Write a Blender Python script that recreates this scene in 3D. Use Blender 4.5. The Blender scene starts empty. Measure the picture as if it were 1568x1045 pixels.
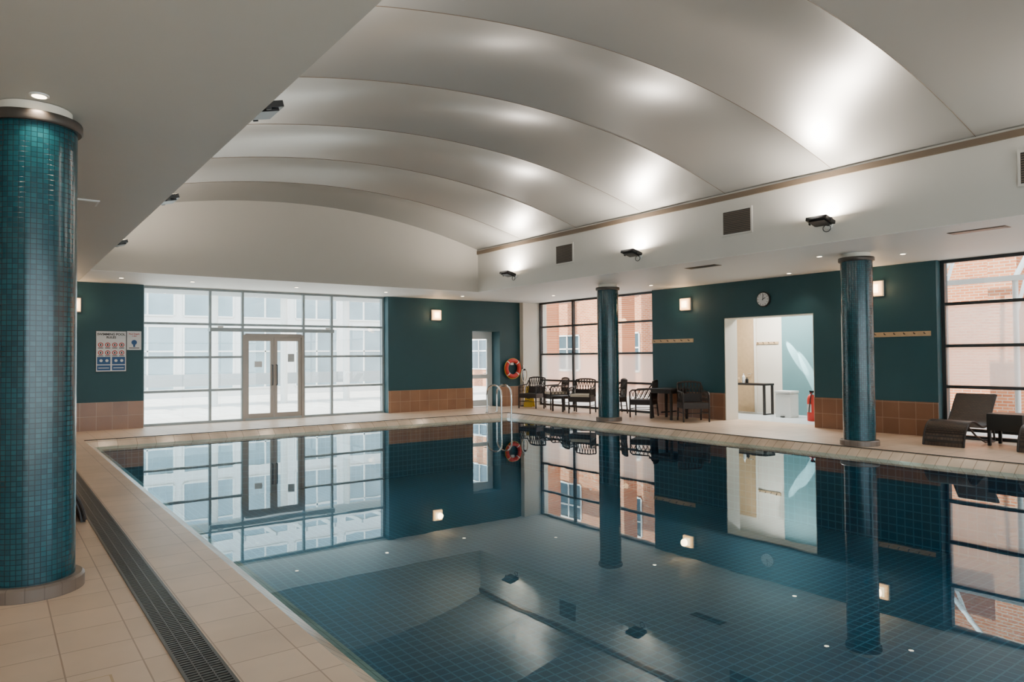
import bpy, bmesh, math, random
from mathutils import Vector, Matrix
random.seed(4)
scene=bpy.context.scene
COL=scene.collection
# ------------------------------------------------------------------ materials
def new_mat(name):
    m=bpy.data.materials.new(name); m.use_nodes=True
    nt=m.node_tree; nt.nodes.clear()
    out=nt.nodes.new('ShaderNodeOutputMaterial')
    return m,nt,out
def N(nt,t,**kw):
    n=nt.nodes.new(t)
    for k,v in kw.items():
        if k in n.inputs: n.inputs[k].default_value=v
        else: setattr(n,k,v)
    return n
def c4(c): return (c[0],c[1],c[2],1)
def mat(name,col,rough=0.5,metal=0,spec=0.5,emi=None,estr=0,noise=0.06,nscale=3,bump=0,bscale=80,coat=0):
    m,nt,out=new_mat(name)
    p=N(nt,'ShaderNodeBsdfPrincipled'); p.inputs['Roughness'].default_value=rough
    p.inputs['Metallic'].default_value=metal; p.inputs['Specular IOR Level'].default_value=spec
    p.inputs['Coat Weight'].default_value=coat
    geo=N(nt,'ShaderNodeNewGeometry')
    if noise>0:
        nz=N(nt,'ShaderNodeTexNoise'); nz.inputs['Scale'].default_value=nscale; nz.inputs['Detail'].default_value=4
        nt.links.new(geo.outputs['Position'],nz.inputs['Vector'])
        mx=N(nt,'ShaderNodeMix'); mx.data_type='RGBA'
        mx.inputs[6].default_value=c4([x*(1-noise) for x in col]); mx.inputs[7].default_value=c4([min(1,x*(1+noise)) for x in col])
        nt.links.new(nz.outputs['Fac'],mx.inputs[0]); nt.links.new(mx.outputs[2],p.inputs['Base Color'])
    else: p.inputs['Base Color'].default_value=c4(col)
    if bump>0:
        nb=N(nt,'ShaderNodeTexNoise'); nb.inputs['Scale'].default_value=bscale
        nt.links.new(geo.outputs['Position'],nb.inputs['Vector'])
        b=N(nt,'ShaderNodeBump'); b.inputs['Strength'].default_value=bump; b.inputs['Distance'].default_value=0.01
        nt.links.new(nb.outputs['Fac'],b.inputs['Height']); nt.links.new(b.outputs['Normal'],p.inputs['Normal'])
    if emi: p.inputs['Emission Color'].default_value=c4(emi); p.inputs['Emission Strength'].default_value=estr
    nt.links.new(p.outputs[0],out.inputs[0])
    return m
def tile_mat(name,c1,c2,mortar,w,h,mw=0.004,offset=0.0,axes='XY',rough=0.4,spec=0.5,noise=0.12,bump=0.25,cyl=False,shift=(0,0)):
    m,nt,out=new_mat(name)
    p=N(nt,'ShaderNodeBsdfPrincipled'); p.inputs['Roughness'].default_value=rough; p.inputs['Specular IOR Level'].default_value=spec
    L=nt.links.new
    sep=N(nt,'ShaderNodeSeparateXYZ'); com=N(nt,'ShaderNodeCombineXYZ')
    if cyl:
        tc=N(nt,'ShaderNodeTexCoord'); L(tc.outputs['Object'],sep.inputs[0])
        at=N(nt,'ShaderNodeMath',operation='ARCTAN2'); L(sep.outputs[1],at.inputs[0]); L(sep.outputs[0],at.inputs[1])
        mu=N(nt,'ShaderNodeMath',operation='MULTIPLY'); L(at.outputs[0],mu.inputs[0]); mu.inputs[1].default_value=cyl
        ad=N(nt,'ShaderNodeMath',operation='ADD'); L(mu.outputs[0],ad.inputs[0]); ad.inputs[1].default_value=10
        L(ad.outputs[0],com.inputs[0]); L(sep.outputs[2],com.inputs[1])
    else:
        geo=N(nt,'ShaderNodeNewGeometry'); L(geo.outputs['Position'],sep.inputs[0])
        ix={'X':0,'Y':1,'Z':2}
        for k in (0,1):
            ad=N(nt,'ShaderNodeMath',operation='ADD'); L(sep.outputs[ix[axes[k]]],ad.inputs[0]); ad.inputs[1].default_value=60+shift[k]
            L(ad.outputs[0],com.inputs[k])
    br=N(nt,'ShaderNodeTexBrick'); br.offset=offset; br.squash=1
    br.inputs['Scale'].default_value=1; br.inputs['Brick Width'].default_value=w; br.inputs['Row Height'].default_value=h
    br.inputs['Mortar Size'].default_value=mw; br.inputs['Mortar Smooth'].default_value=0.1; br.inputs['Bias'].default_value=0
    br.inputs['Color1'].default_value=c4(c1); br.inputs['Color2'].default_value=c4(c2); br.inputs['Mortar'].default_value=c4(mortar)
    L(com.outputs[0],br.inputs['Vector'])
    nz=N(nt,'ShaderNodeTexNoise'); nz.inputs['Scale'].default_value=1.7; nz.inputs['Detail'].default_value=6; L(com.outputs[0],nz.inputs['Vector'])
    rmp=N(nt,'ShaderNodeMapRange'); rmp.inputs['From Min'].default_value=.3; rmp.inputs['From Max'].default_value=.7
    rmp.inputs['To Min'].default_value=1-noise; rmp.inputs['To Max'].default_value=1+noise; L(nz.outputs['Fac'],rmp.inputs['Value'])
    vm=N(nt,'ShaderNodeVectorMath',operation='SCALE'); L(br.outputs['Color'],vm.inputs[0]); L(rmp.outputs[0],vm.inputs['Scale'])
    L(vm.outputs[0],p.inputs['Base Color'])
    if bump>0:
        inv=N(nt,'ShaderNodeMath',operation='SUBTRACT'); inv.inputs[0].default_value=1; L(br.outputs['Fac'],inv.inputs[1])
        b=N(nt,'ShaderNodeBump'); b.inputs['Strength'].default_value=bump; b.inputs['Distance'].default_value=0.004
        L(inv.outputs[0],b.inputs['Height']); L(b.outputs['Normal'],p.inputs['Normal'])
    L(p.outputs[0],out.inputs[0])
    return m
def schlick(nt,f0):
    """two-sided Schlick reflectance of a smooth surface"""
    L=nt.links.new
    g=N(nt,'ShaderNodeNewGeometry'); d=N(nt,'ShaderNodeVectorMath',operation='DOT_PRODUCT'); L(g.outputs['Incoming'],d.inputs[0]); L(g.outputs['Normal'],d.inputs[1])
    a=N(nt,'ShaderNodeMath',operation='ABSOLUTE'); L(d.outputs['Value'],a.inputs[0])
    s=N(nt,'ShaderNodeMath',operation='SUBTRACT'); s.inputs[0].default_value=1; L(a.outputs[0],s.inputs[1]); s.use_clamp=True
    p=N(nt,'ShaderNodeMath',operation='POWER'); L(s.outputs[0],p.inputs[0]); p.inputs[1].default_value=5
    m=N(nt,'ShaderNodeMath',operation='MULTIPLY_ADD'); L(p.outputs[0],m.inputs[0]); m.inputs[1].default_value=1-f0; m.inputs[2].default_value=f0
    return m.outputs[0]
def glass_mat(name,tint=(0.95,0.98,0.98)):
    m,nt,out=new_mat(name); L=nt.links.new
    t=N(nt,'ShaderNodeBsdfTransparent'); t.inputs[0].default_value=c4(tint)
    g=N(nt,'ShaderNodeBsdfGlossy'); g.inputs['Roughness'].default_value=0.0
    mx=N(nt,'ShaderNodeMixShader'); L(schlick(nt,0.04),mx.inputs[0]); L(t.outputs[0],mx.inputs[1]); L(g.outputs[0],mx.inputs[2])
    L(mx.outputs[0],out.inputs[0]); return m
def frost_mat(name,col=(0.88,0.89,0.87)):
    m,nt,out=new_mat(name); L=nt.links.new
    t=N(nt,'ShaderNodeBsdfTranslucent'); t.inputs[0].default_value=c4(col)
    d=N(nt,'ShaderNodeBsdfRefraction'); d.inputs['Roughness'].default_value=0.28; d.inputs['IOR'].default_value=1.02; d.inputs[0].default_value=c4(col)
    mx=N(nt,'ShaderNodeMixShader'); mx.inputs[0].default_value=0.75
    L(t.outputs[0],mx.inputs[1]); L(d.outputs[0],mx.inputs[2]); L(mx.outputs[0],out.inputs[0]); return m

M={}
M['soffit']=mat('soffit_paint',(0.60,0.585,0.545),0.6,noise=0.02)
M['soffitLit']=mat('soffit_lit_tone',(0.86,0.86,0.84),0.55,noise=0.01)  # underside colour lightened to imitate light bounced up from the floor
M['endwall']=mat('gable_shade_tone',(0.43,0.40,0.35),0.6,noise=0.02)  # end wall colour darkened to imitate its weaker lighting
M['cream']=mat('cream_paint',(0.72,0.67,0.58),0.6,noise=0.02)
M['teal']=mat('teal_paint',(0.009,0.057,0.071),0.55,noise=0.05,bump=0.1,bscale=200)
M['tealL']=mat('pale_teal_paint',(0.12,0.25,0.27),0.5)
M['deck']=tile_mat('deck_tile',(0.62,0.455,0.325),(0.68,0.505,0.37),(0.38,0.26,0.18),0.33,0.33,0.004,rough=0.38,noise=0.10,shift=(0.1,0.05))
M['cope']=tile_mat('coping_tile',(0.60,0.455,0.33),(0.70,0.54,0.41),(0.36,0.26,0.18),0.33,0.165,0.005,rough=0.2,noise=0.25,shift=(0.1,0.05))
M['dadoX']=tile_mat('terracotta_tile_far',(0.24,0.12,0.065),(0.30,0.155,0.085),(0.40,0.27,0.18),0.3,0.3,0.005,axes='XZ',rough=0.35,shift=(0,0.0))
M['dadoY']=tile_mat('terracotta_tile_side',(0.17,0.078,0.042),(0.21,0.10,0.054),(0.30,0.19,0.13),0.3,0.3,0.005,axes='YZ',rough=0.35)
PC=((0.003,0.026,0.058),(0.005,0.034,0.072),(0.05,0.13,0.18))
M['poolXY']=tile_mat('pool_tile_bottom',*PC,0.12,0.12,0.009,rough=0.4)
M['poolXZ']=tile_mat('pool_tile_end',*PC,0.12,0.12,0.009,axes='XZ',rough=0.4)
M['poolYZ']=tile_mat('pool_tile_flank',*PC,0.12,0.12,0.009,axes='YZ',rough=0.4)
M['mosaic']=tile_mat('column_mosaic',(0.004,0.047,0.064),(0.008,0.072,0.092),(0.004,0.022,0.028),0.0325,0.0325,0.0022,rough=0.2,cyl=0.245,noise=0.25,bump=0.5)
M['stone']=tile_mat('column_plinth',(0.15,0.11,0.085),(0.19,0.14,0.11),(0.11,0.08,0.06),0.1,0.3,0.003,rough=0.35,cyl=0.29)
M['collar']=mat('collar_metal',(0.07,0.06,0.052),0.45,metal=0.4)
M['alu']=mat('window_frame_grey',(0.30,0.34,0.345),0.4,metal=0.1)
M['aluD']=mat('window_frame_dark',(0.03,0.036,0.04),0.4,metal=0.2)
M['door']=mat('door_frame_champagne',(0.33,0.28,0.24),0.4,metal=0.3)
M['white']=mat('white_plastic',(0.75,0.76,0.74),0.4,noise=0.02)
M['black']=mat('black_plastic',(0.012,0.012,0.012),0.4)
M['dark']=mat('dark_metal',(0.03,0.03,0.032),0.35,metal=0.6)
M['chrome']=mat('chrome',(0.7,0.68,0.64),0.12,metal=1,noise=0)
M['steel']=mat('drain_steel',(0.075,0.07,0.062),0.35,metal=0.6)
M['drain']=mat('drain_shadow',(0.01,0.009,0.008),0.7)
M['wick']=mat('dark_rattan',(0.018,0.011,0.009),0.45,bump=0.6,bscale=120)
M['wickB']=tile_mat('woven_rattan',(0.06,0.035,0.024),(0.035,0.02,0.014),(0.008,0.005,0.004),0.05,0.018,0.004,offset=0.5,axes='YX',rough=0.4,bump=0.6)
M['cush']=mat('cushion_beige',(0.55,0.47,0.37),0.8)
M['wood']=mat('oak_rail',(0.5,0.34,0.19),0.5,noise=0.15,nscale=12)
M['tan']=mat('cornice_tan',(0.15,0.11,0.075),0.5)
M['red']=mat('life_ring_red',(0.55,0.03,0.02),0.4)
M['yellow']=mat('caution_yellow',(0.65,0.42,0.02),0.4)
M['blue']=mat('sign_blue',(0.008,0.07,0.20),0.5)
M['signw']=mat('sign_white',(0.66,0.66,0.66),0.5,noise=0)
M['signr']=mat('sign_red',(0.45,0.03,0.02),0.5)
M['ink']=mat('sign_ink',(0.01,0.01,0.01),0.6)
M['opal']=mat('opal_lamp',(0.8,0.6,0.35),0.4,emi=(1,0.50,0.18),estr=3.2,noise=0)
M['opalC']=mat('opal_lamp_centre',(0.9,0.8,0.6),0.4,emi=(1,0.75,0.45),estr=6,noise=0)
M['dl']=mat('downlight_lens',(0.9,0.9,0.85),0.4,emi=(1,0.80,0.55),estr=12,noise=0)
M['panel']=mat('fill_panel_glow',(0.9,0.9,0.9),0.4,emi=(1,0.95,0.88),estr=6,noise=0)  # glow of the added side room panel
M['glass']=glass_mat('window_glass')
M['frost']=frost_mat('frosted_glass')
M['brick']=tile_mat('exterior_brick',(0.42,0.13,0.05),(0.52,0.19,0.08),(0.5,0.36,0.26),0.22,0.075,0.01,offset=0.5,axes='YZ',rough=0.8)
M['brickX']=tile_mat('exterior_brick_x',(0.42,0.13,0.05),(0.52,0.19,0.08),(0.5,0.36,0.26),0.22,0.075,0.01,offset=0.5,axes='XZ',rough=0.8)
M['render']=mat('pale_render',(0.75,0.76,0.75),0.8)
M['renderG']=mat('grey_cladding',(0.42,0.45,0.46),0.6)
M['pave']=tile_mat('courtyard_paving',(0.62,0.60,0.57),(0.7,0.68,0.64),(0.4,0.4,0.38),0.6,0.6,0.01,rough=0.8)
M['ext_win']=mat('exterior_window_glass',(0.05,0.08,0.10),0.1,spec=0.8,noise=0)
M['ext_winL']=mat('exterior_glass_washed',(0.27,0.36,0.40),0.2,spec=0.8,noise=0.35,nscale=0.8)  # glass colour lightened to imitate overexposed daylight outside
M['sfloor']=mat('side_room_floor',(0.55,0.60,0.62),0.3)
m,nt,out=new_mat('satin_stretch_ceiling'); p=N(nt,'ShaderNodeBsdfPrincipled')
p.inputs['Base Color'].default_value=(0.375,0.368,0.345,1); p.inputs['Roughness'].default_value=0.32; p.inputs['Specular IOR Level'].default_value=0.9
p.inputs['Metallic'].default_value=0.35
nt.links.new(p.outputs[0],out.inputs[0]); M['vault']=m
m,nt,out=new_mat('pool_water'); L=nt.links.new
t=N(nt,'ShaderNodeBsdfTransparent'); t.inputs[0].default_value=(0.55,0.84,0.94,1)
g=N(nt,'ShaderNodeBsdfGlossy'); g.inputs['Roughness'].default_value=0.0; g.inputs['Color'].default_value=(0.80,0.93,0.98,1)
mx=N(nt,'ShaderNodeMixShader'); L(schlick(nt,0.022),mx.inputs[0]); L(t.outputs[0],mx.inputs[1]); L(g.outputs[0],mx.inputs[2])
geo=N(nt,'ShaderNodeNewGeometry'); nz=N(nt,'ShaderNodeTexNoise'); nz.inputs['Scale'].default_value=1.6; nz.inputs['Detail'].default_value=2
L(geo.outputs['Position'],nz.inputs['Vector']); b=N(nt,'ShaderNodeBump'); b.inputs['Strength'].default_value=0.03; b.inputs['Distance'].default_value=0.02
L(nz.outputs['Fac'],b.inputs['Height']); L(b.outputs['Normal'],g.inputs['Normal'])
L(mx.outputs[0],out.inputs[0]); M['water']=m

# ------------------------------------------------------------------ mesh builder
class MB:
    def __init__(s,name,loc=(0,0,0),rot=0.0):
        s.name=name; s.loc=Vector(loc); s.rot=rot; s.v=[]; s.f=[]; s.mi=[]; s.sm=[]; s.mats=[]; s.bev=0
    def m(s,k):
        if k not in s.mats: s.mats.append(k)
        return s.mats.index(k)
    def add(s,vs,fs,k,smooth=False):
        o=len(s.v); s.v+= [Vector(v) for v in vs]; i=s.m(k)
        for f in fs: s.f.append([o+a for a in f]); s.mi.append(i); s.sm.append(smooth)
    def box(s,x0,x1,y0,y1,z0,z1,k,X=None):
        vs=[Vector((x,y,z)) for x in (x0,x1) for y in (y0,y1) for z in (z0,z1)]
        if X is not None: vs=[X@v for v in vs]
        s.add(vs,[(0,1,3,2),(4,6,7,5),(0,4,5,1),(2,3,7,6),(0,2,6,4),(1,5,7,3)],k)
    def tube(s,pts,r,k,seg=10,closed=False,rz=None):
        P=[Vector(p) for p in pts]; n=len(P); rings=[]
        up=Vector((0,0,1)); prev=None
        for i in range(n):
            if closed: t=(P[(i+1)%n]-P[i-1])
            else: t=(P[min(i+1,n-1)]-P[max(i-1,0)])
            t.normalize()
            if prev is None:
                a=t.cross(up)
                if a.length<1e-3: a=t.cross(Vector((1,0,0)))
            else: a=prev-t*prev.dot(t)
            a.normalize(); prev=a; b=t.cross(a)
            rr=r[i] if isinstance(r,(list,tuple)) else r
            rings.append([P[i]+a*math.cos(q)*rr+b*math.sin(q)*rr for q in [2*math.pi*j/seg for j in range(seg)]])
        vs=[v for R in rings for v in R]; fs=[]
        for i in range(n if closed else n-1):
            i2=(i+1)%n
            for j in range(seg):
                fs.append((i*seg+j,i*seg+(j+1)%seg,i2*seg+(j+1)%seg,i2*seg+j))
        if not closed: fs.append(tuple(range(seg))); fs.append(tuple((n-1)*seg+j for j in range(seg)))
        s.add(vs,fs,k,True)
    def lathe(s,prof,k,seg=32,c=(0,0,0),X=None,smooth=True):
        vs=[]; n=len(prof)
        for (r,z) in prof:
            for j in range(seg):
                q=2*math.pi*j/seg; v=Vector((r*math.cos(q),r*math.sin(q),z))
                if X is not None: v=X@v
                vs.append(v+Vector(c))
        fs=[(i*seg+j,i*seg+(j+1)%seg,(i+1)*seg+(j+1)%seg,(i+1)*seg+j) for i in range(n-1) for j in range(seg)]
        fs.append(tuple(range(seg))); fs.append(tuple((n-1)*seg+j for j in range(seg)))
        s.add(vs,fs,k,smooth)
    def band(s,prof,y0,y1,th,k,smooth=True):
        n=len(prof); vs=[]
        for i,(x,z) in enumerate(prof):
            a=prof[max(i-1,0)]; b=prof[min(i+1,n-1)]
            d=Vector((b[0]-a[0],b[1]-a[1])); d.normalize(); nx,nz=-d.y,d.x
            for y in (y0,y1):
                vs.append((x,y,z)); vs.append((x-nx*th,y,z-nz*th))
        fs=[]
        for i in range(n-1):
            a=i*4; b=a+4
            fs+=[(a,a+2,b+2,b),(a+1,b+1,b+3,a+3),(a,b,b+1,a+1),(a+2,a+3,b+3,b+2)]
        fs+=[(0,1,3,2),((n-1)*4,(n-1)*4+2,(n-1)*4+3,(n-1)*4+1)]
        s.add(vs,fs,k,smooth)
    def done(s,parent=None,bevel=0,bseg=2):
        me=bpy.data.meshes.new(s.name); 
        me.from_pydata([tuple(v) for v in s.v],[],s.f)
        for k in s.mats: me.materials.append(M[k])
        for i,p in enumerate(me.polygons): p.material_index=s.mi[i]; p.use_smooth=s.sm[i]
        bm=bmesh.new(); bm.from_mesh(me); bmesh.ops.recalc_face_normals(bm,faces=bm.faces)
        for e in bm.edges:
            if len(e.link_faces)==2 and e.link_faces[0].normal.length>0 and e.link_faces[1].normal.length>0:
                if e.link_faces[0].normal.angle(e.link_faces[1].normal,0)>0.7: e.smooth=False
        bm.to_mesh(me); bm.free()
        o=bpy.data.objects.new(s.name,me); COL.objects.link(o); o.location=s.loc; o.rotation_euler=(0,0,s.rot)
        if bevel:
            b=o.modifiers.new('bevel','BEVEL'); b.width=bevel; b.segments=bseg; b.limit_method='ANGLE'
        if parent: o.parent=parent
        return o

# ------------------------------------------------------------------ dimensions
YW=17.37; XW=13.58; ZS=3.17; XL=1.456; XR=10.037; YE=15.047; YN=-2.05
PX0,PX1,PY0,PY1=1.555,11.03,-0.6,15.22
DX0,DX1,DY0,DY1=1.40,11.20,-0.85,15.40
XMIN=-4.0; YMIN=-3.2; ZWAT=-0.12
# ------------------------------------------------------------------ floor & pool
f=MB('floor')
f.box(XMIN,DX0,YMIN,YW+0.5,-0.12,0,'deck')
f.box(DX1,14.05,YMIN,YW+0.5,-0.12,0,'deck')
f.box(DX0,DX1,DY1,YW+0.5,-0.12,0,'deck')
f.box(DX0,DX1,YMIN,DY0,-0.12,0,'deck')
f.done()
b=MB('swimming_pool')
def ring(a,c_,k):
    A=[(a[0],a[2],a[4]),(a[1],a[2],a[4]),(a[1],a[3],a[4]),(a[0],a[3],a[4])]
    C=[(c_[0],c_[2],c_[4]),(c_[1],c_[2],c_[4]),(c_[1],c_[3],c_[4]),(c_[0],c_[3],c_[4])]
    b.add(A+C,[(i,(i+1)%4,4+(i+1)%4,4+i) for i in range(4)],k)
ring((DX0,DX1,DY0,DY1,0.0),(PX0,PX1,PY0,PY1,ZWAT+.003),'cope')
ring((PX0,PX1,PY0,PY1,ZWAT+.003),(PX0+.1,PX1-.06,PY0+.1,PY1-.06,ZWAT-.045),'cope')
ZB=-1.35; bx0,bx1,by0,by1=PX0+.1,PX1-.06,PY0+.1,PY1-.06
b.add([(bx0,by0,ZB),(bx1,by0,ZB),(bx1,by1,ZB),(bx0,by1,ZB)],[(0,1,2,3)],'poolXY')
b.add([(bx0,by0,ZB),(bx0,by1,ZB),(bx0,by1,ZWAT-.045),(bx0,by0,ZWAT-.045)],[(0,1,2,3)],'poolYZ')
b.add([(bx1,by0,ZB),(bx1,by1,ZB),(bx1,by1,ZWAT-.045),(bx1,by0,ZWAT-.045)],[(0,1,2,3)],'poolYZ')
b.add([(bx0,by1,ZB),(bx1,by1,ZB),(bx1,by1,ZWAT-.045),(bx0,by1,ZWAT-.045)],[(0,1,2,3)],'poolXZ')
b.add([(bx0,by0,ZB),(bx1,by0,ZB),(bx1,by0,ZWAT-.045),(bx0,by0,ZWAT-.045)],[(0,1,2,3)],'poolXZ')
b.box(DX1-0.012,DX1+0.022,DY0,DY1+0.02,-0.03,0.003,'drain')
b.box(DX0,DX1-.012,DY1-0.012,DY1+0.022,-0.03,0.003,'drain')
b.done()
w=MB('pool_water'); w.add([(PX0,PY0,ZWAT),(PX1,PY0,ZWAT),(PX1,PY1,ZWAT),(PX0,PY1,ZWAT)],[(0,1,2,3)],'water'); w.done()
d=MB('deck_drain_grille')
d.box(0.74,0.93,-2,14.9,-0.02,0.002,'drain')
d.box(0.735,0.75,-2,14.9,-0.02,0.008,'steel'); d.box(0.92,0.935,-2,14.9,-0.02,0.008,'steel')
y=-2+0.01
while y<14.9:
    d.box(0.75,0.92,y,y+0.014,-0.01,0.007,'steel'); y+=0.03
d.box(0.80,0.806,-2,14.9,-0.01,0.0075,'steel'); d.box(0.862,0.868,-2,14.9,-0.01,0.0075,'steel')
d.done()
h=MB('deck_access_cover')
h.box(0.0,0.47,3.35,3.87,0,0.004,'wood'); h.box(0.012,0.458,3.362,3.858,0.001,0.006,'deck'); h.done()

# ------------------------------------------------------------------ walls
w=MB('wall_far')
w.box(XMIN-0.3,2.70,YW,YW+0.5,-0.1,ZS,'teal')
w.box(8.65,11.37,YW,YW+0.5,-0.1,ZS,'teal')
w.box(12.36,13.12,YW,YW+0.5,-0.1,ZS,'teal')
w.box(11.37,12.36,YW,YW+0.5,2.27,ZS,'teal')
w.done()
w=MB('pilaster_corner'); w.box(13.12,14.05,17.2,YW+0.5,0,ZS-0.006,'cream'); w.done()
w=MB('baseboard_far')
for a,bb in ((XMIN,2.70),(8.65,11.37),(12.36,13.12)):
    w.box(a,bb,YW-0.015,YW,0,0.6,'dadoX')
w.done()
w=MB('wall_right')
w.box(XW,14.05,5.62,7.97,-0.1,ZS,'teal')
w.box(XW,14.05,10.17,12.36,-0.1,ZS,'teal')
w.box(XW,14.05,7.97,10.17,2.35,ZS,'teal')
w.done()
w=MB('baseboard_right')
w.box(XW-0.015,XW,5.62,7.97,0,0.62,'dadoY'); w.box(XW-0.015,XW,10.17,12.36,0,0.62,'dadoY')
w.done()
w=MB('door_jamb_lining')
w.box(XW+0.01,14.04,10.15,10.169,0,2.35,'cream'); w.box(XW+0.01,14.04,7.971,7.99,0,2.35,'cream'); w.box(XW+0.01,14.04,7.97,10.17,2.33,2.349,'cream')
w.done()
w=MB('wall_left'); 
w.box(XMIN-0.3,XMIN,YMIN-0.3,YW,-0.1,ZS,'cream'); w.done()
w=MB('wall_near'); w.box(XMIN-0.3,-3.0,YMIN-0.3,YMIN,-0.1,ZS,'cream'); w.box(11.5,14.05,YMIN-0.3,YMIN,-0.1,ZS,'cream'); w.done()
w=MB('ceiling_soffit')
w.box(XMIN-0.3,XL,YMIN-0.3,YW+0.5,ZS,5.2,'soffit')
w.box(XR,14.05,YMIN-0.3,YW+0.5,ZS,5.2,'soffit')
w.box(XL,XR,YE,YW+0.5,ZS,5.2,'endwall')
w.box(XL,XR,YMIN-0.3,YN,ZS,5.2,'soffit')
w.box(XL,XR,YE-0.001,YW-0.002,ZS-0.004,ZS,'soffitLit')
w.box(XR,XW-0.002,YN,YW-0.002,ZS-0.004,ZS,'soffitLit')
w.done()
w=MB('roof_slab'); w.box(XMIN-0.4,14.15,YMIN-0.4,YW+0.6,5.2,5.4,'renderG'); w.done()
def vz(x,v,bul=0.18):
    t=(x-5.7465)/4.2905; q=max(0,1-t*t)
    return 4.25+0.63*q+bul*math.sin(math.pi*v)*(q**0.5)
w=MB('ceiling')
NP=9; PW=(YE-YN)/NP; NX=72; NY=16
for k in range(NP):
    vs=[];fs=[]
    for j in range(NY+1):
        for i in range(NX+1):
            x=XL+(XR-XL)*i/NX; vs.append((x,YN+PW*(k+j/NY),vz(x,j/NY)))
    for j in range(NY):
        for i in range(NX):
            a=j*(NX+1)+i; fs.append((a,a+1,a+NX+2,a+NX+1))
    w.add(vs,fs,'vault',True)
o=w.done()
w=MB('trim_ceiling_seams')
for k in range(1,NP):
    y=YN+PW*k
    w.tube([(XL+(XR-XL)*i/60,y,vz(XL+(XR-XL)*i/60,0)-0.001) for i in range(61)],0.004,'tan',6)
w.done()
w=MB('trim_cornice')
w.box(XR-0.035,XR,YN,YE,4.13,4.215,'tan'); w.box(XL,XL+0.035,YN,YE,4.13,4.215,'tan')
w.done()

# ------------------------------------------------------------------ windows
def window(name,axis,plane,u0,u1,z0,z1,mull,trans,fr,frosted=(),bw=0.055,depth=0.09,skip=None):
    w=MB(name)
    def bx(a,b,c_,d_,k,dd=depth,off=0):
        if axis=='Y': w.box(a,b,plane-dd/2+off,plane+dd/2+off,c_,d_,k)
        else: w.box(plane-dd/2+off,plane+dd/2+off,a,b,c_,d_,k)
    bx(u0,u0+bw,z0,z1,fr); bx(u1-bw,u1,z0,z1,fr); bx(u0+bw,u1-bw,z1-bw,z1,fr); bx(u0+bw,u1-bw,z0,z0+bw,fr)
    for m_ in mull: bx(m_-bw/2,m_+bw/2,z0+bw,z1-bw,fr,depth*0.98)
    us=[u0+bw]+sorted(mull)+[u1-bw]; zs=[z0+bw]+sorted(trans)+[z1-bw]
    for t_ in trans:
        for i in range(len(us)-1):
            if skip and skip(us[i],us[i+1],t_): continue
            bx(us[i],us[i+1],t_-bw/2,t_+bw/2,fr,depth*0.9)
    for i in range(len(us)-1):
        for j in range(len(zs)-1):
            if skip and skip(us[i],us[i+1],(zs[j]+zs[j+1])/2): continue
            bx(us[i]+.005,us[i+1]-.005,zs[j]+.005,zs[j+1]-.005,'frost' if j in frosted else 'glass',0.012)
    return w.done()
def inside_door(a,b,t): return a>4.8 and b<6.5 and t<2.12
WY=17.67
o=window('window_1','Y',WY,2.70,8.65,0,ZS,[4.155,4.90,6.41,7.16],[0.77,1.55,2.33],'alu',skip=inside_door)
w=MB('door_1')
y0,y1=WY-0.05,WY+0.05
w.box(4.90,4.96,y0,y1,0,2.09,'door'); w.box(6.35,6.41,y0,y1,0,2.09,'door'); w.box(4.96,6.35,y0,y1,2.03,2.12,'door')
for (a,bb) in ((4.96,5.655),(5.655,6.35)):
    w.box(a+.005,a+0.085,y0+.02,y1-.02,0.01,2.03,'door'); w.box(bb-0.085,bb-.005,y0+.02,y1-.02,0.01,2.03,'door')
    w.box(a+.085,bb-.085,y0+.02,y1-.02,0.01,0.16,'door'); w.box(a+.085,bb-.085,y0+.02,y1-.02,1.94,2.03,'door')
    w.box(a+.085,bb-.085,WY-.006,WY+.006,0.16,1.94,'glass')
for x in (5.60,5.71):
    w.tube([(x,y0,0.85),(x,y0-.06,0.85),(x,y0-.06,1.35),(x,y0,1.35)],0.014,'dark',8)
w.box(6.0,6.16,y0+.005,y0+.02,1.42,1.62,'renderG'); w.box(5.18,5.36,y0+.005,y0+.02,1.30,1.44,'signw')
w.done()
w=MB('automatic_door_header'); w.box(4.13,7.19,WY-0.13,WY-0.05,2.16,2.25,'alu'); w.box(4.3,4.42,WY-.16,WY-.13,2.24,2.29,'white'); w.box(6.95,7.07,WY-.16,WY-.13,2.24,2.29,'white'); w.done()
w=MB('door_2'); Y2=YW+0.42
w.box(11.37,11.45,Y2,Y2+.07,0,2.27,'white'); w.box(12.28,12.36,Y2,Y2+.07,0,2.27,'white'); w.box(11.45,12.28,Y2,Y2+.07,2.19,2.27,'white')
w.box(11.45,11.55,Y2+.01,Y2+.06,0.01,2.19,'white'); w.box(12.18,12.28,Y2+.01,Y2+.06,0.01,2.19,'white')
for a,bb in ((0.01,0.2),(0.85,0.97),(2.05,2.19)): w.box(11.55,12.18,Y2+.01,Y2+.06,a,bb,'white')
w.box(11.55,12.18,Y2+.03,Y2+.042,0.2,2.05,'glass')
w.tube([(12.1,Y2+.01,1.0),(12.1,Y2-.05,1.0),(12.0,Y2-.05,1.0)],0.012,'chrome',8)
w.done()
WX=13.80
window('window_2','X',WX,12.37,17.19,0,ZS,[13.95,15.64],[0.77,1.57,2.41],'aluD',frosted=(0,1))
window('window_3','X',WX,-3.1,5.61,0,ZS,[3.75,2.0,0.25,-1.5],[0.15,0.90,1.63,2.38],'aluD',frosted=(2,3))
window('fill_window_near','Y',YMIN-0.15,-3.0,11.5,0,ZS,[-1.2,0.6,2.4,4.2,6,7.8,9.6],[0.77,2.33],'alu')  # unseen glazing added behind the camera for fill daylight

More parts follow.
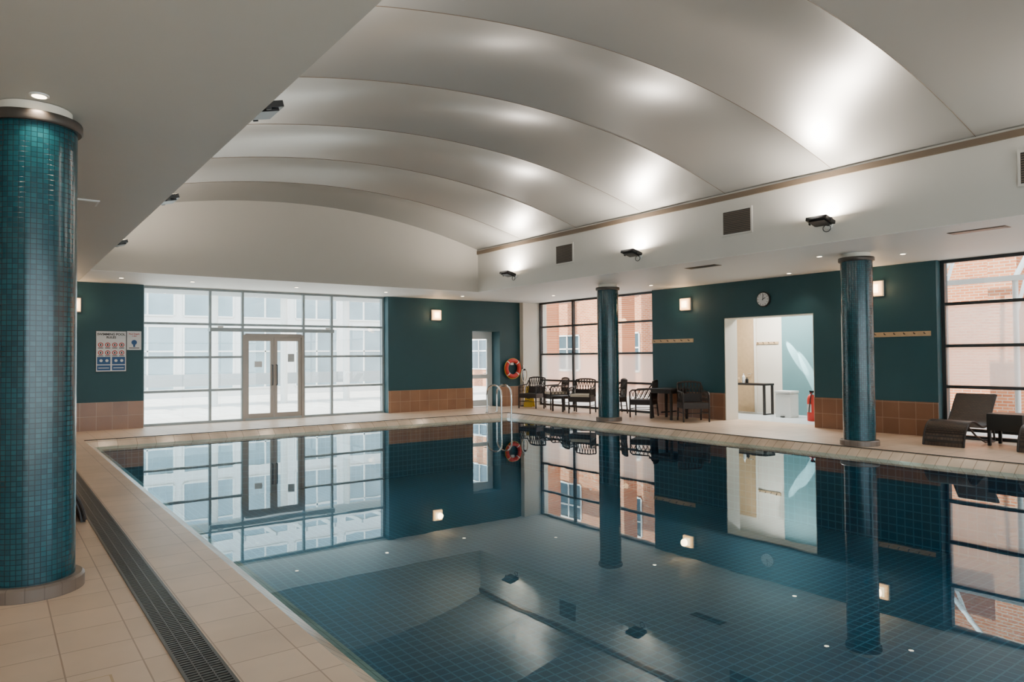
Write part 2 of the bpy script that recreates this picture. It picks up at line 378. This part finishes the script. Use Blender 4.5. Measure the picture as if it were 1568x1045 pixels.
# ------------------------------------------------------------------ columns
def column(x,y):
    w=MB('mosaic_column',(x,y,0))
    w.lathe([(0.245,0.09),(0.245,3.04)],'mosaic',64)
    w.lathe([(0.30,0),(0.30,0.075),(0.285,0.09),(0.24,0.09)],'stone',64)
    w.lathe([(0.24,3.03),(0.268,3.03),(0.276,3.04),(0.276,3.085),(0.27,3.095),(0.2,3.095)],'collar',64)
    w.lathe([(0.215,3.095),(0.215,ZS-.005)],'cream',48)
    w.done()
for x,y in ((11.549,11.88),(11.549,6.0),(11.549,0.12),(0.22,5.62),(0.22,11.5)):
    column(x,y)

# ------------------------------------------------------------------ lamps
def light(name,typ,loc,energy,col=(1,1,1),rot=(0,0,0),**kw):
    l=bpy.data.lights.new(name,typ); l.energy=energy; l.color=col
    for k,v in kw.items(): setattr(l,k,v)
    o=bpy.data.objects.new(name,l); COL.objects.link(o); o.location=loc; o.rotation_euler=rot
    return o
def aim(o,d): o.rotation_euler=Vector(d).to_track_quat('-Z','Y').to_euler()
def uplight(x,y,side):
    w=MB('wall_uplight',(x,y,3.42))
    s_=side
    w.lathe([(0.055,0),(0.055,0.03)],'white',20,X=Matrix.Rotation(math.pi/2*s_,3,'Y'))
    w.tube([(0,0,0),(s_*0.09,0,0.0),(s_*0.13,0,0.03)],0.014,'dark',8)
    w.tube([(s_*0.02+s_*0.05,0.06*math.cos(a),-0.05+0.05*math.sin(a)) for a in [2*math.pi*i/20 for i in range(20)]],0.007,'dark',6,closed=True)
    R=Matrix.Translation((s_*0.24,0,0.05))@Matrix.Rotation(-s_*0.25,4,'Y')
    w.box(-0.13,0.13,-0.16,0.16,-0.03,0.02,'dark',R)
    w.box(-0.10,0.10,-0.12,0.12,-0.05,-0.03,'dark',R)
    w.box(-0.115,0.115,-0.145,0.145,0.0202,0.023,'dl',R)
    for k in (-1,1): w.box(-0.02,0.02,k*0.168-.006,k*0.168+.006,-0.05,0.02,'dark',R)
    w.done(bevel=0.004)
    o=light('uplight_lamp','AREA',(x+s_*0.24,y,3.42+0.09),UP,(1,0.90,0.79),shape='RECTANGLE',size=0.2,size_y=0.26)
    aim(o,(s_*0.10,0,1))
UP=118
for y in (13.42,9.42,5.61,1.75):
    uplight(XR,y,-1); uplight(XL,y,1)
def wall_lamp(x,y,z,axis):
    w=MB('wall_lamp',(x,y,z))
    if axis=='Y':
        w.box(-0.15,0.15,-0.04,0,-0.15,0.15,'cream'); w.box(-0.135,0.135,-0.09,-0.035,-0.135,0.135,'opal'); w.box(-0.085,0.085,-0.096,-0.085,-0.085,0.085,'opalC')
    else:
        w.box(-0.04,0,-0.15,0.15,-0.15,0.15,'cream'); w.box(-0.09,-0.035,-0.135,0.135,-0.135,0.135,'opal'); w.box(-0.096,-0.085,-0.085,0.085,-0.085,0.085,'opalC')
    w.done(bevel=0.02,bseg=3)
    d_=(0,-0.2,0) if axis=='Y' else (-0.2,0,0)
    light('wall_lamp_glow','POINT',(x+d_[0],y+d_[1],z),8,(1,0.66,0.36),shadow_soft_size=0.08)
wall_lamp(10.13,YW,2.70,'Y'); wall_lamp(1.36,YW,2.67,'Y'); wall_lamp(XW,11.25,2.74,'X'); wall_lamp(XW,6.68,2.74,'X')
for (x,y) in [(0.23,5.29),(0.3,9.0),(0.3,13),(0.7,16.12),(2.1,16.12),(3.44,16.13),(5.7,16.15),(8.0,16.18),(10.3,16.2),(12.3,14.75),(12.5,11.4),(13.1,8.2),(11.3,6.5),(12.2,5.55),(12.2,2.8),(-1.8,12),(-1.8,6),(-1.8,1)]:
    zz=ZS-0.004 if (y>YE and x>XL) or x>XR else ZS
    w=MB('recessed_downlight',(x,y,zz)); w.lathe([(0.055,0.0),(0.055,-0.008),(0.042,-0.01)],'white',24); w.lathe([(0.04,-0.006),(0.04,-0.012)],'dl',24); w.done()
    light('downlight_lamp','SPOT',(x,y,ZS-0.03),35,(1,0.80,0.60),spot_size=math.radians(110),spot_blend=0.8,shadow_soft_size=0.04)
for y in (11.64,7.22,2.9):
    w=MB('air_vent',(XR,y,3.735))
    w.box(-0.012,0,-0.28,0.28,-0.2,0.2,'black')
    w.box(-0.02,0,-0.30,-0.27,-0.22,0.22,'soffit'); w.box(-0.02,0,0.27,0.30,-0.22,0.22,'soffit'); w.box(-0.02,0,-0.27,0.27,0.19,0.22,'soffit'); w.box(-0.02,0,-0.27,0.27,-0.22,-0.19,'soffit')
    for i in range(12): w.box(-0.018,-0.012,-0.27,0.27,-0.17+i*0.03,-0.162+i*0.03,'tan')
    w.done()
for x,y in ((10.74,8.5),(10.74,3.9)):
    w=MB('ceiling_slot_vent',(x,y,ZS-.004)); w.box(-0.1,0.1,-0.35,0.35,-0.008,0,'tan'); w.box(-0.08,0.08,-0.33,0.33,-0.012,-0.006,'black'); w.done()
w=MB('ceiling_access_hatch',(0.75,8.6,ZS)); w.box(-0.15,0.15,-0.15,0.15,-0.012,0,'white'); w.box(-0.13,0.13,-0.13,0.13,-0.016,-0.01,'soffit'); w.done()
w=MB('wall_clock',(XW,9.11,2.71)); R=Matrix.Rotation(-math.pi/2,3,'Y')
w.lathe([(0.165,0),(0.165,0.03),(0.15,0.045),(0.143,0.03)],'dark',40,X=R); w.lathe([(0.143,0.0),(0.143,0.047)],'signw',40,X=R,smooth=False)
R4=Matrix.Translation((-0.02,0,0))
for i in range(12):
    a=i*math.pi/6; w.box(-0.031,-0.026,-0.005,0.005,0.11,0.132,'ink',R4@Matrix.Rotation(a,4,'X'))
w.box(-0.032,-0.026,-0.006,0.006,-0.02,0.075,'ink',R4@Matrix.Rotation(math.radians(60),4,'X')); w.box(-0.034,-0.026,-0.005,0.005,-0.02,0.11,'ink',R4@Matrix.Rotation(math.radians(5),4,'X'))
w.done()
for y0_,y1_ in ((11.05,12.36),(5.72,6.78)):
    w=MB('coat_rail',(XW,0,1.86)); w.box(-0.02,0,y0_,y1_,-0.045,0.045,'wood')
    n=6
    for i in range(n):
        y=y0_+(y1_-y0_)*(i+0.5)/n
        w.tube([(-0.02,y,0),(-0.06,y,0.0),(-0.075,y,0.025)],0.008,'dark',6)
    w.done()
def text(body,size,loc,parent,mname,align='CENTER',bold=0.0):
    cu=bpy.data.curves.new('lettering','FONT'); cu.body=body; cu.size=size; cu.align_x=align; cu.extrude=0.0005; cu.offset=bold
    o=bpy.data.objects.new('lettering',cu); COL.objects.link(o); cu.materials.append(M[mname]); o.rotation_euler=(math.pi/2,0,0); o.location=loc; o.parent=parent
w=MB('pool_rules_sign',(2.075,YW,1.69)); w.box(-0.29,0.29,-0.012,0,-0.44,0.44,'signw')
for a in ((-0.29,-0.282,-0.44,0.44),(0.282,0.29,-0.44,0.44),(-0.29,0.29,0.432,0.44),(-0.29,0.29,-0.44,-0.432)): w.box(a[0],a[1],-0.0135,0,a[2],a[3],'ink')
RX=Matrix.Rotation(math.pi/2,3,'X')
for r in range(2):
    for q in range(4):
        cx=-0.2+q*0.133; cz=0.14-r*0.17
        w.lathe([(0.05,0),(0.05,0.003)],'signr',20,X=RX,c=(cx,-0.0125,cz)); w.lathe([(0.033,0),(0.033,0.004)],'signw',20,X=RX,c=(cx,-0.0125,cz))
        w.box(cx-.012,cx+.012,-0.018,-0.012,cz-.022,cz+.022,'ink'); w.box(cx-.05,cx+.05,-0.0135,-0.012,cz-.075,cz-.06,'ink')
for q in range(2):
    cx=-0.14+q*0.28; w.box(cx-.125,cx+.125,-0.0135,-0.012,-0.28,-0.12,'blue'); w.box(cx-.125,cx+.125,-0.0135,-0.012,-0.41,-0.30,'blue')
    w.lathe([(0.03,0),(0.03,0.003)],'signw',20,X=RX,c=(cx-.05,-0.0132,-.2)); w.lathe([(0.03,0),(0.03,0.003)],'signw',20,X=RX,c=(cx+.06,-0.0132,-.2))
    w.box(cx-.1,cx+.1,-0.0145,-0.013,-0.365,-0.35,'signw')
o=w.done(); text('SWIMMING POOL\nRULES',0.066,(0,-0.014,0.345),o,'ink',bold=0.002)
w=MB('pool_depth_sign',(2.515,YW,1.925)); w.box(-0.14,0.14,-0.012,0,-0.205,0.205,'signw'); w.lathe([(0.055,0),(0.055,0.003)],'blue',20,X=RX,c=(0,-0.0125,-.04)); w.box(-0.02,0.02,-0.0135,-0.012,-0.14,-0.06,'blue'); w.box(-0.1,0.1,-0.0135,-0.012,-0.17,-0.155,'ink')
o=w.done(); text('Pool Depth\n1.2m',0.045,(0,-0.014,0.13),o,'signr',bold=0.001)
# ------------------------------------------------------------------ furniture
def chair(x,y,rot,cushion=False):
    w=MB('rattan_armchair',(x,y,0),rot)   # front = -Y local
    W=0.29; 
    for sx in (-1,1):
        w.tube([(sx*W,-0.27,0),(sx*W,-0.27,0.62),(sx*W,-0.22,0.66),(sx*W,0.18,0.68),(sx*(W-.01),0.27,0.80)],0.02,'wick',8)
        w.tube([(sx*(W-.02),0.30,0),(sx*(W-.02),0.26,0.42),(sx*(W-.02),0.29,0.86)],0.02,'wick',8)
        for a in range(5):
            ya=-0.25+a*0.1
            w.tube([(sx*W,ya,0.44),(sx*W,ya+0.11,0.66)],0.009,'wick',6); w.tube([(sx*W,ya+0.11,0.44),(sx*W,ya,0.66)],0.009,'wick',6)
        w.tube([(sx*W,-0.27,0.2),(sx*(W-.02),0.28,0.2)],0.01,'wick',6)
    w.tube([(-W+.02,0.29,0.86),(-W*.5,0.30,0.885),(0,0.30,0.89),(W*.5,0.30,0.885),(W-.02,0.29,0.86)],0.022,'wick',8)
    w.box(-W,W,-0.28,0.28,0.30,0.43,'wick')
    for a in range(7):
        xa=-0.27+a*0.075
        w.tube([(xa,0.265,0.43),(xa+0.09,0.295,0.87)],0.012,'wick',6); w.tube([(xa+0.09,0.265,0.43),(xa,0.295,0.87)],0.012,'wick',6)
    w.box(-W+.02,W-.02,0.255,0.275,0.43,0.62,'wick')
    w.tube([(-W,-0.27,0.2),(W,-0.27,0.2)],0.01,'wick',6)
    if cushion: w.box(-0.25,0.25,-0.26,0.24,0.431,0.50,'cush')
    w.done(bevel=0.006)
chair(12.75,16.3,math.radians(-70)); chair(12.95,15.45,math.radians(-110),True)
chair(12.6,13.95,math.radians(-60),True); chair(13.2,13.4,math.radians(-120),False)
chair(12.95,12.1,math.radians(-150)); chair(12.85,10.5,math.radians(-35))
w=MB('coffee_table',(12.6,14.72,0)); w.box(-0.25,0.25,-0.25,0.25,0.40,0.43,'wick')
for a in (-.21,.21):
    for b_ in (-.21,.21): w.box(a-.02,a+.02,b_-.02,b_+.02,0,0.40,'wick')
w.done(bevel=0.004)
w=MB('side_table',(12.95,11.3,0)); w.box(-0.32,0.32,-0.36,0.36,0.68,0.72,'wick'); w.box(-0.28,0.28,-0.32,0.32,0.61,0.68,'wick')
for a in (-.27,.27):
    for b_ in (-.31,.31): w.box(a-.025,a+.025,b_-.025,b_+.025,0,0.62,'wick')
w.box(-.27,.27,-.01,.01,0.15,0.18,'wick'); w.done(bevel=0.005)
def lounger(x,y,rot,L_=1.0):
    w=MB('wave_lounger',(x,y,0),rot)
    base=[(0.0,0.0),(0.02,0.12),(0.07,0.25),(0.16,0.35),(0.28,0.40),(0.42,0.40),(0.58,0.35),(0.74,0.30),(0.88,0.30),(1.0,0.36),(1.12,0.50),(1.24,0.66),(1.36,0.80)]
    prof=[]
    for i in range(len(base)-1):
        p0=base[max(i-1,0)];p1=base[i];p2=base[i+1];p3=base[min(i+2,len(base)-1)]
        for q in range(4):
            t=q/4
            f_=lambda a,b,c_,d_:0.5*((2*b)+(-a+c_)*t+(2*a-5*b+4*c_-d_)*t*t+(-a+3*b-3*c_+d_)*t**3)
            prof.append((f_(p0[0],p1[0],p2[0],p3[0])*L_,f_(p0[1],p1[1],p2[1],p3[1])))
    prof.append((base[-1][0]*L_,base[-1][1]))
    w.band(prof,-0.3,0.3,0.035,'wickB')
    for yy in (-0.3,0.3):
        w.tube([(p_[0],yy,max(0.018,p_[1]-.017)) for p_ in prof],0.018,'wick',8)
        w.tube([(1.12*L_,yy,0.48),(1.2*L_,yy,0.25),(1.25*L_,yy,0.02)],0.018,'wick',8)
        w.tube([(0.16*L_,yy,0.33),(0.5*L_,yy,0.15),(0.85*L_,yy,0.03),(1.25*L_,yy,0.02)],0.015,'wick',8)
    w.tube([(1.25*L_,-0.3,0.02),(1.25*L_,0.3,0.02)],0.015,'wick',8)
    w.done()
lounger(12.33,5.05,0,0.98); lounger(12.42,3.75,0,0.93); lounger(0.71,7.95,math.pi,1.0)
w=MB('side_table',(13.2,4.4,0)); w.box(-0.25,0.25,-0.25,0.25,0.25,0.52,'black')
for a in (-.22,.22):
    for b_ in (-.22,.22): w.box(a-.025,a+.025,b_-.025,b_+.025,0,0.30,'black')
w.done(bevel=0.008)
w=MB('pool_ladder_handrails',(0,0,0))
for x in (10.68,11.0):
    yd,yw=15.62,14.95; ym=(yd+yw)/2; rr=(yd-yw)/2
    pts=[(x,yd,0.0),(x,yd,0.45)]
    for i in range(9):
        a=math.pi*i/8; pts.append((x,ym+rr*math.cos(a),0.52+0.24*math.sin(a)))
    pts+=[(x,yw,0.4),(x,yw+.02,-0.9)]
    w.tube(pts,0.023,'chrome',10)
    w.lathe([(0.05,0),(0.05,0.015),(0.03,0.03)],'chrome',16,c=(x,yd,0))
for z in (-0.3,-0.55,-0.8): w.box(10.68,11.0,yw-.03,yw+.05,z,z+.03,'chrome')
w.done()
w=MB('life_ring',(12.78,YW-0.08,1.15))
pts=[(0.24*math.cos(a),0,0.24*math.sin(a)) for a in [2*math.pi*i/40 for i in range(40)]]
w.tube(pts,0.062,'red',12,closed=True)
for q in range(4):
    a=math.pi/4+q*math.pi/2
    w.tube([(0.24*math.cos(a+e),0,0.24*math.sin(a+e)) for e in (-0.06,-0.02,0.02,0.06)],0.0635,'white',12)
w.tube([(0.31*math.cos(a),-.01,0.31*math.sin(a)-0.01) for a in [2*math.pi*i/40 for i in range(40)]],0.008,'yellow',6,closed=True)
w.box(-0.06,0.06,0.03,0.08,0.1,0.2,'white')
w.done()
w=MB('rescue_pole_rope',(12.98,17.02,0))
w.tube([(0,0,0.0),(0,0,1.25)],0.02,'chrome',8)
for k in range(3): w.tube([(0.11*math.cos(a),-.03-0.012*k,0.95+0.2*math.sin(a)) for a in [2*math.pi*i/24 for i in range(24)]],0.01,'yellow' if k==1 else 'white',6,closed=True)
w.lathe([(0.12,0),(0.12,0.02),(0.02,0.04)],'dark',20); w.box(-0.05,0.05,-0.04,0.0,1.08,1.16,'dark'); w.done()
w=MB('wet_floor_sign',(12.95,16.7,0),math.radians(-60))
for s_ in (-1,1):
    R=Matrix.Rotation(s_*0.18,4,'X')
    X=Matrix.Translation((0,0,0.62))@R
    w.add([X@Vector(v) for v in [(-0.14,-.006,-0.63),(0.14,-.006,-0.63),(0.09,-.006,0),(-0.09,-.006,0),(-0.14,.006,-0.63),(0.14,.006,-0.63),(0.09,.006,0),(-0.09,.006,0)]],[(0,1,2,3),(4,7,6,5),(0,4,5,1),(1,5,6,2),(2,6,7,3),(3,7,4,0)],'yellow')
    w.add([X@Vector(v) for v in [(-0.05,-.009*s_*-1,-0.38),(0.05,-.009*s_*-1,-0.38),(0,-.009*s_*-1,-0.25)]],[(0,1,2)],'ink')
w.done()
# ------------------------------------------------------------------ side room
w=MB('wall_side_room')
w.box(16.1,16.3,7.0,12.34,-0.1,3.0,'cream'); w.box(14.05,16.1,12.2,12.34,-0.1,3.0,'cream'); w.box(14.05,16.1,7.0,7.14,-0.1,3.0,'cream')
w.box(16.08,16.1,8.2,10.3,0,3.0,'tealL')
w.box(16.3,16.34,7.0,12.34,0,3.4,'brick'); w.box(14.06,16.34,6.96,7.0,0,3.4,'brickX')
w.done()
w=MB('floor_side_room'); w.box(14.05,16.1,7.14,12.2,-0.12,0,'sfloor'); w.done()
w=MB('ceiling_side_room'); w.box(14.05,16.34,6.96,12.34,3.0,3.4,'cream'); w.done()
w=MB('side_room_fill_panel',(15.1,10.0,3.0)); w.box(-0.3,0.3,-0.9,0.9,-0.03,0,'panel'); w.done()  # unseen glowing panel added to brighten the side room
light('side_room_fill_lamp','AREA',(15.1,10.0,2.96),220,(1,0.96,0.9),shape='RECTANGLE',size=0.6,size_y=1.8)  # area light added with the panel above
for (a,bb,c_) in ((10.9,9.95,1.5),(10.55,9.6,1.1)):
    w=MB('sun_streak_housing',(15.72,a,3.0)); w.lathe([(0.03,-0.1),(0.04,-0.06),(0.04,0)],'dark',16); w.done()  # invented housing for the added streak spots
    o=light('sun_streak_spot','SPOT',(15.72,a,2.88),4000,(1,0.97,0.92),spot_size=math.radians(7),spot_blend=0.2,shadow_soft_size=0.01); aim(o,(16.08-15.72,bb-a,c_-2.88))  # narrow spot added to imitate sun streaks on the pale teal wall
w=MB('door_3',(16.09,11.35,0)); w.box(-0.04,0,-0.3,0.3,0.0,2.5,'wood'); w.box(-0.06,-0.04,-0.33,-0.27,0,2.55,'cream'); w.box(-0.06,-0.04,0.27,0.33,0,2.55,'cream'); w.tube([(-.04,-.2,1.0),(-.09,-.2,1.0),(-.09,-.1,1.0)],0.01,'chrome',6); w.done()
w=MB('console_table',(15.6,10.95,0)); w.box(-0.2,0.2,-0.6,0.6,0.73,0.78,'wick')
for a in (-.17,.17):
    for b_ in (-.56,.56): w.box(a-.025,a+.025,b_-.025,b_+.025,0,0.74,'wick')
w.box(-.17,.17,-.57,-.55,0.0,0.03,'wick'); w.box(-.17,.17,.55,.57,0.0,0.03,'wick'); w.done()
w=MB('toiletry_bottles',(15.6,11.0,0.78))
for i,(a,h_) in enumerate(((0.35,0.2),(0.25,0.16),(0.1,0.24),(0.0,0.14))): w.lathe([(0.035,0),(0.04,0.02),(0.04,h_*.7),(0.015,h_*.8),(0.015,h_)],('cush','wood','white','dark')[i],16,c=(0,a,0))
w.done()
w=MB('pedal_bin',(15.35,9.72,0)); w.box(-0.17,0.17,-0.2,0.2,0,0.56,'white'); w.box(-0.18,0.18,-0.21,0.21,0.57,0.63,'white'); w.box(-0.22,-0.17,-0.05,0.05,0.01,0.03,'dark'); w.done(bevel=0.02,bseg=3)
w=MB('fire_extinguisher',(14.85,8.80,0)); w.lathe([(0.085,0),(0.09,0.03),(0.09,0.5),(0.06,0.58),(0.025,0.6),(0.025,0.64)],'red',24); w.box(-.02,.02,-.08,.03,.64,.68,'dark'); w.tube([(0,-.03,.63),(-.1,-.06,.6),(-.12,-.02,.3),(-.1,0,.2)],0.012,'dark',6); w.box(-.0915,-.085,-.05,.05,.2,.38,'signw'); w.done()
w=MB('coat_rail',(16.1,10.75,1.8)); w.box(-.02,0,-.35,.35,-.03,.03,'wood')
for i in range(4): w.tube([(-.02,-.25+i*.16,0),(-.07,-.25+i*.16,.02)],.008,'dark',6)
w.done()
# ------------------------------------------------------------------ exterior
w=MB('ground_outside'); w.box(-25,45,17.9,60,-0.3,-0.05,'pave'); w.box(14.1,45,-25,17.9,-0.3,-0.05,'pave'); w.box(-25,14.1,-25,-3.5,-0.3,-0.05,'pave'); w.box(-25,-4.3,-3.5,17.9,-0.3,-0.05,'pave'); w.done()
def facade_y(name,x0,x1,y,h,wall,step,ww,z_rows,wh,band='white',gl='ext_winL'):
    w=MB(name); w.box(x0,x1,y,y+0.4,-0.05,h,wall)
    x=x0+step/2
    while x+ww/2<x1:
        for z in z_rows:
            w.box(x-ww/2,x+ww/2,y-0.02,y+.01,z,z+wh,gl)
            for a in (x-ww/2-.05,x-.03,x+ww/2): w.box(a,a+.06,y-.06,y-.02,z,z+wh,band)
            for a in (z-.06,z+wh*.6,z+wh): w.box(x-ww/2,x+ww/2,y-.06,y-.02,a,a+.06,band)
        x+=step
    w.done()
def facade_x(name,y0,y1,x,h,wall,step,ww,z_rows,wh,band='white'):
    w=MB(name); w.box(x,x+0.4,y0,y1,-0.05,h,wall)
    y=y0+step/2
    while y+ww/2<y1:
        for z in z_rows:
            w.box(x-0.02,x+.01,y-ww/2,y+ww/2,z,z+wh,'ext_win')
            for a in (y-ww/2-.05,y-.03,y+ww/2): w.box(x-.06,x-.02,a,a+.06,z,z+wh,band)
            for a in (z-.06,z+wh*.6,z+wh): w.box(x-.06,x-.02,y-ww/2,y+ww/2,a,a+.06,band)
        y+=step
    w.done()
facade_y('pale_building',-10,19,31,9,'render',2.3,1.9,(0.3,3.3,6.4),2.5)
facade_x('brick_building',-10,34,21,8,'brick',3.6,1.6,(0.9,4.0),1.5)
w=MB('courtyard_canopy')
for i in range(7):
    x=-1+i*2.3; w.tube([(x,24.5,-0.05),(x,24.5,3.6)],0.12,'white',12); 
w.box(-2,14,24.4,24.6,3.6,3.85,'renderG'); w.box(-2,14,24.0,25.6,3.85,3.92,'render')
for x in [i*1.0-1.5 for i in range(16)]: w.box(x,x+.06,23.2,25.6,3.92,4.05,'renderG')
w.box(-2,14,25.3,25.35,0.6,1.0,'renderG')
w.done()
w=MB('brick_piers')
for y in (1.5,6.2,9.8,14.5,19,23.5): w.box(19.2,19.9,y,y+0.6,-0.05,5.5,'brick')
w.box(19.2,19.9,-5,28,5.5,6.1,'render'); w.done()
w=MB('steel_canopy_frame')
for y in (2.2,3.6,5.0,6.4):
    w.tube([(15.4,y,-0.05),(15.4,y,2.9),(17.4,y,4.4)],0.05,'white',10); w.tube([(15.4,y,2.2),(16.5,y,3.7)],0.035,'white',8)
w.box(15.35,15.45,1.8,6.8,2.85,2.95,'white'); w.box(17.35,17.45,1.8,6.8,4.35,4.45,'white'); w.done()
# ------------------------------------------------------------------ light
W=bpy.data.worlds.new('World'); scene.world=W; W.use_nodes=True; nt=W.node_tree; nt.nodes.clear()
o=nt.nodes.new('ShaderNodeOutputWorld'); bg=nt.nodes.new('ShaderNodeBackground')
bg.inputs[0].default_value=(0.80,0.91,1.0,1); bg.inputs[1].default_value=7
nt.links.new(bg.outputs[0],o.inputs[0])
s=light('sun','SUN',(0,0,20),16,(1,0.93,0.82),angle=0.02); aim(s,(0.8,0.04,-0.65))
# ------------------------------------------------------------------ camera
y=math.radians(36.4293);p=math.radians(1.2853);r=math.radians(-.4775)
F=Vector((math.sin(y)*math.cos(p),math.cos(y)*math.cos(p),math.sin(p)))
R0=Vector((math.cos(y),-math.sin(y),0)); U0=R0.cross(F)
R=R0*math.cos(r)+U0*math.sin(r); U=-R0*math.sin(r)+U0*math.cos(r)
cam=bpy.data.cameras.new('camera'); co=bpy.data.objects.new('camera',cam); COL.objects.link(co)
cam.lens=1079.932/1568*36; cam.sensor_width=36; cam.clip_start=0.05; cam.clip_end=300
mw=Matrix(((R.x,U.x,-F.x,0),(R.y,U.y,-F.y,0),(R.z,U.z,-F.z,1.5),(0,0,0,1))); co.matrix_world=mw
scene.camera=co
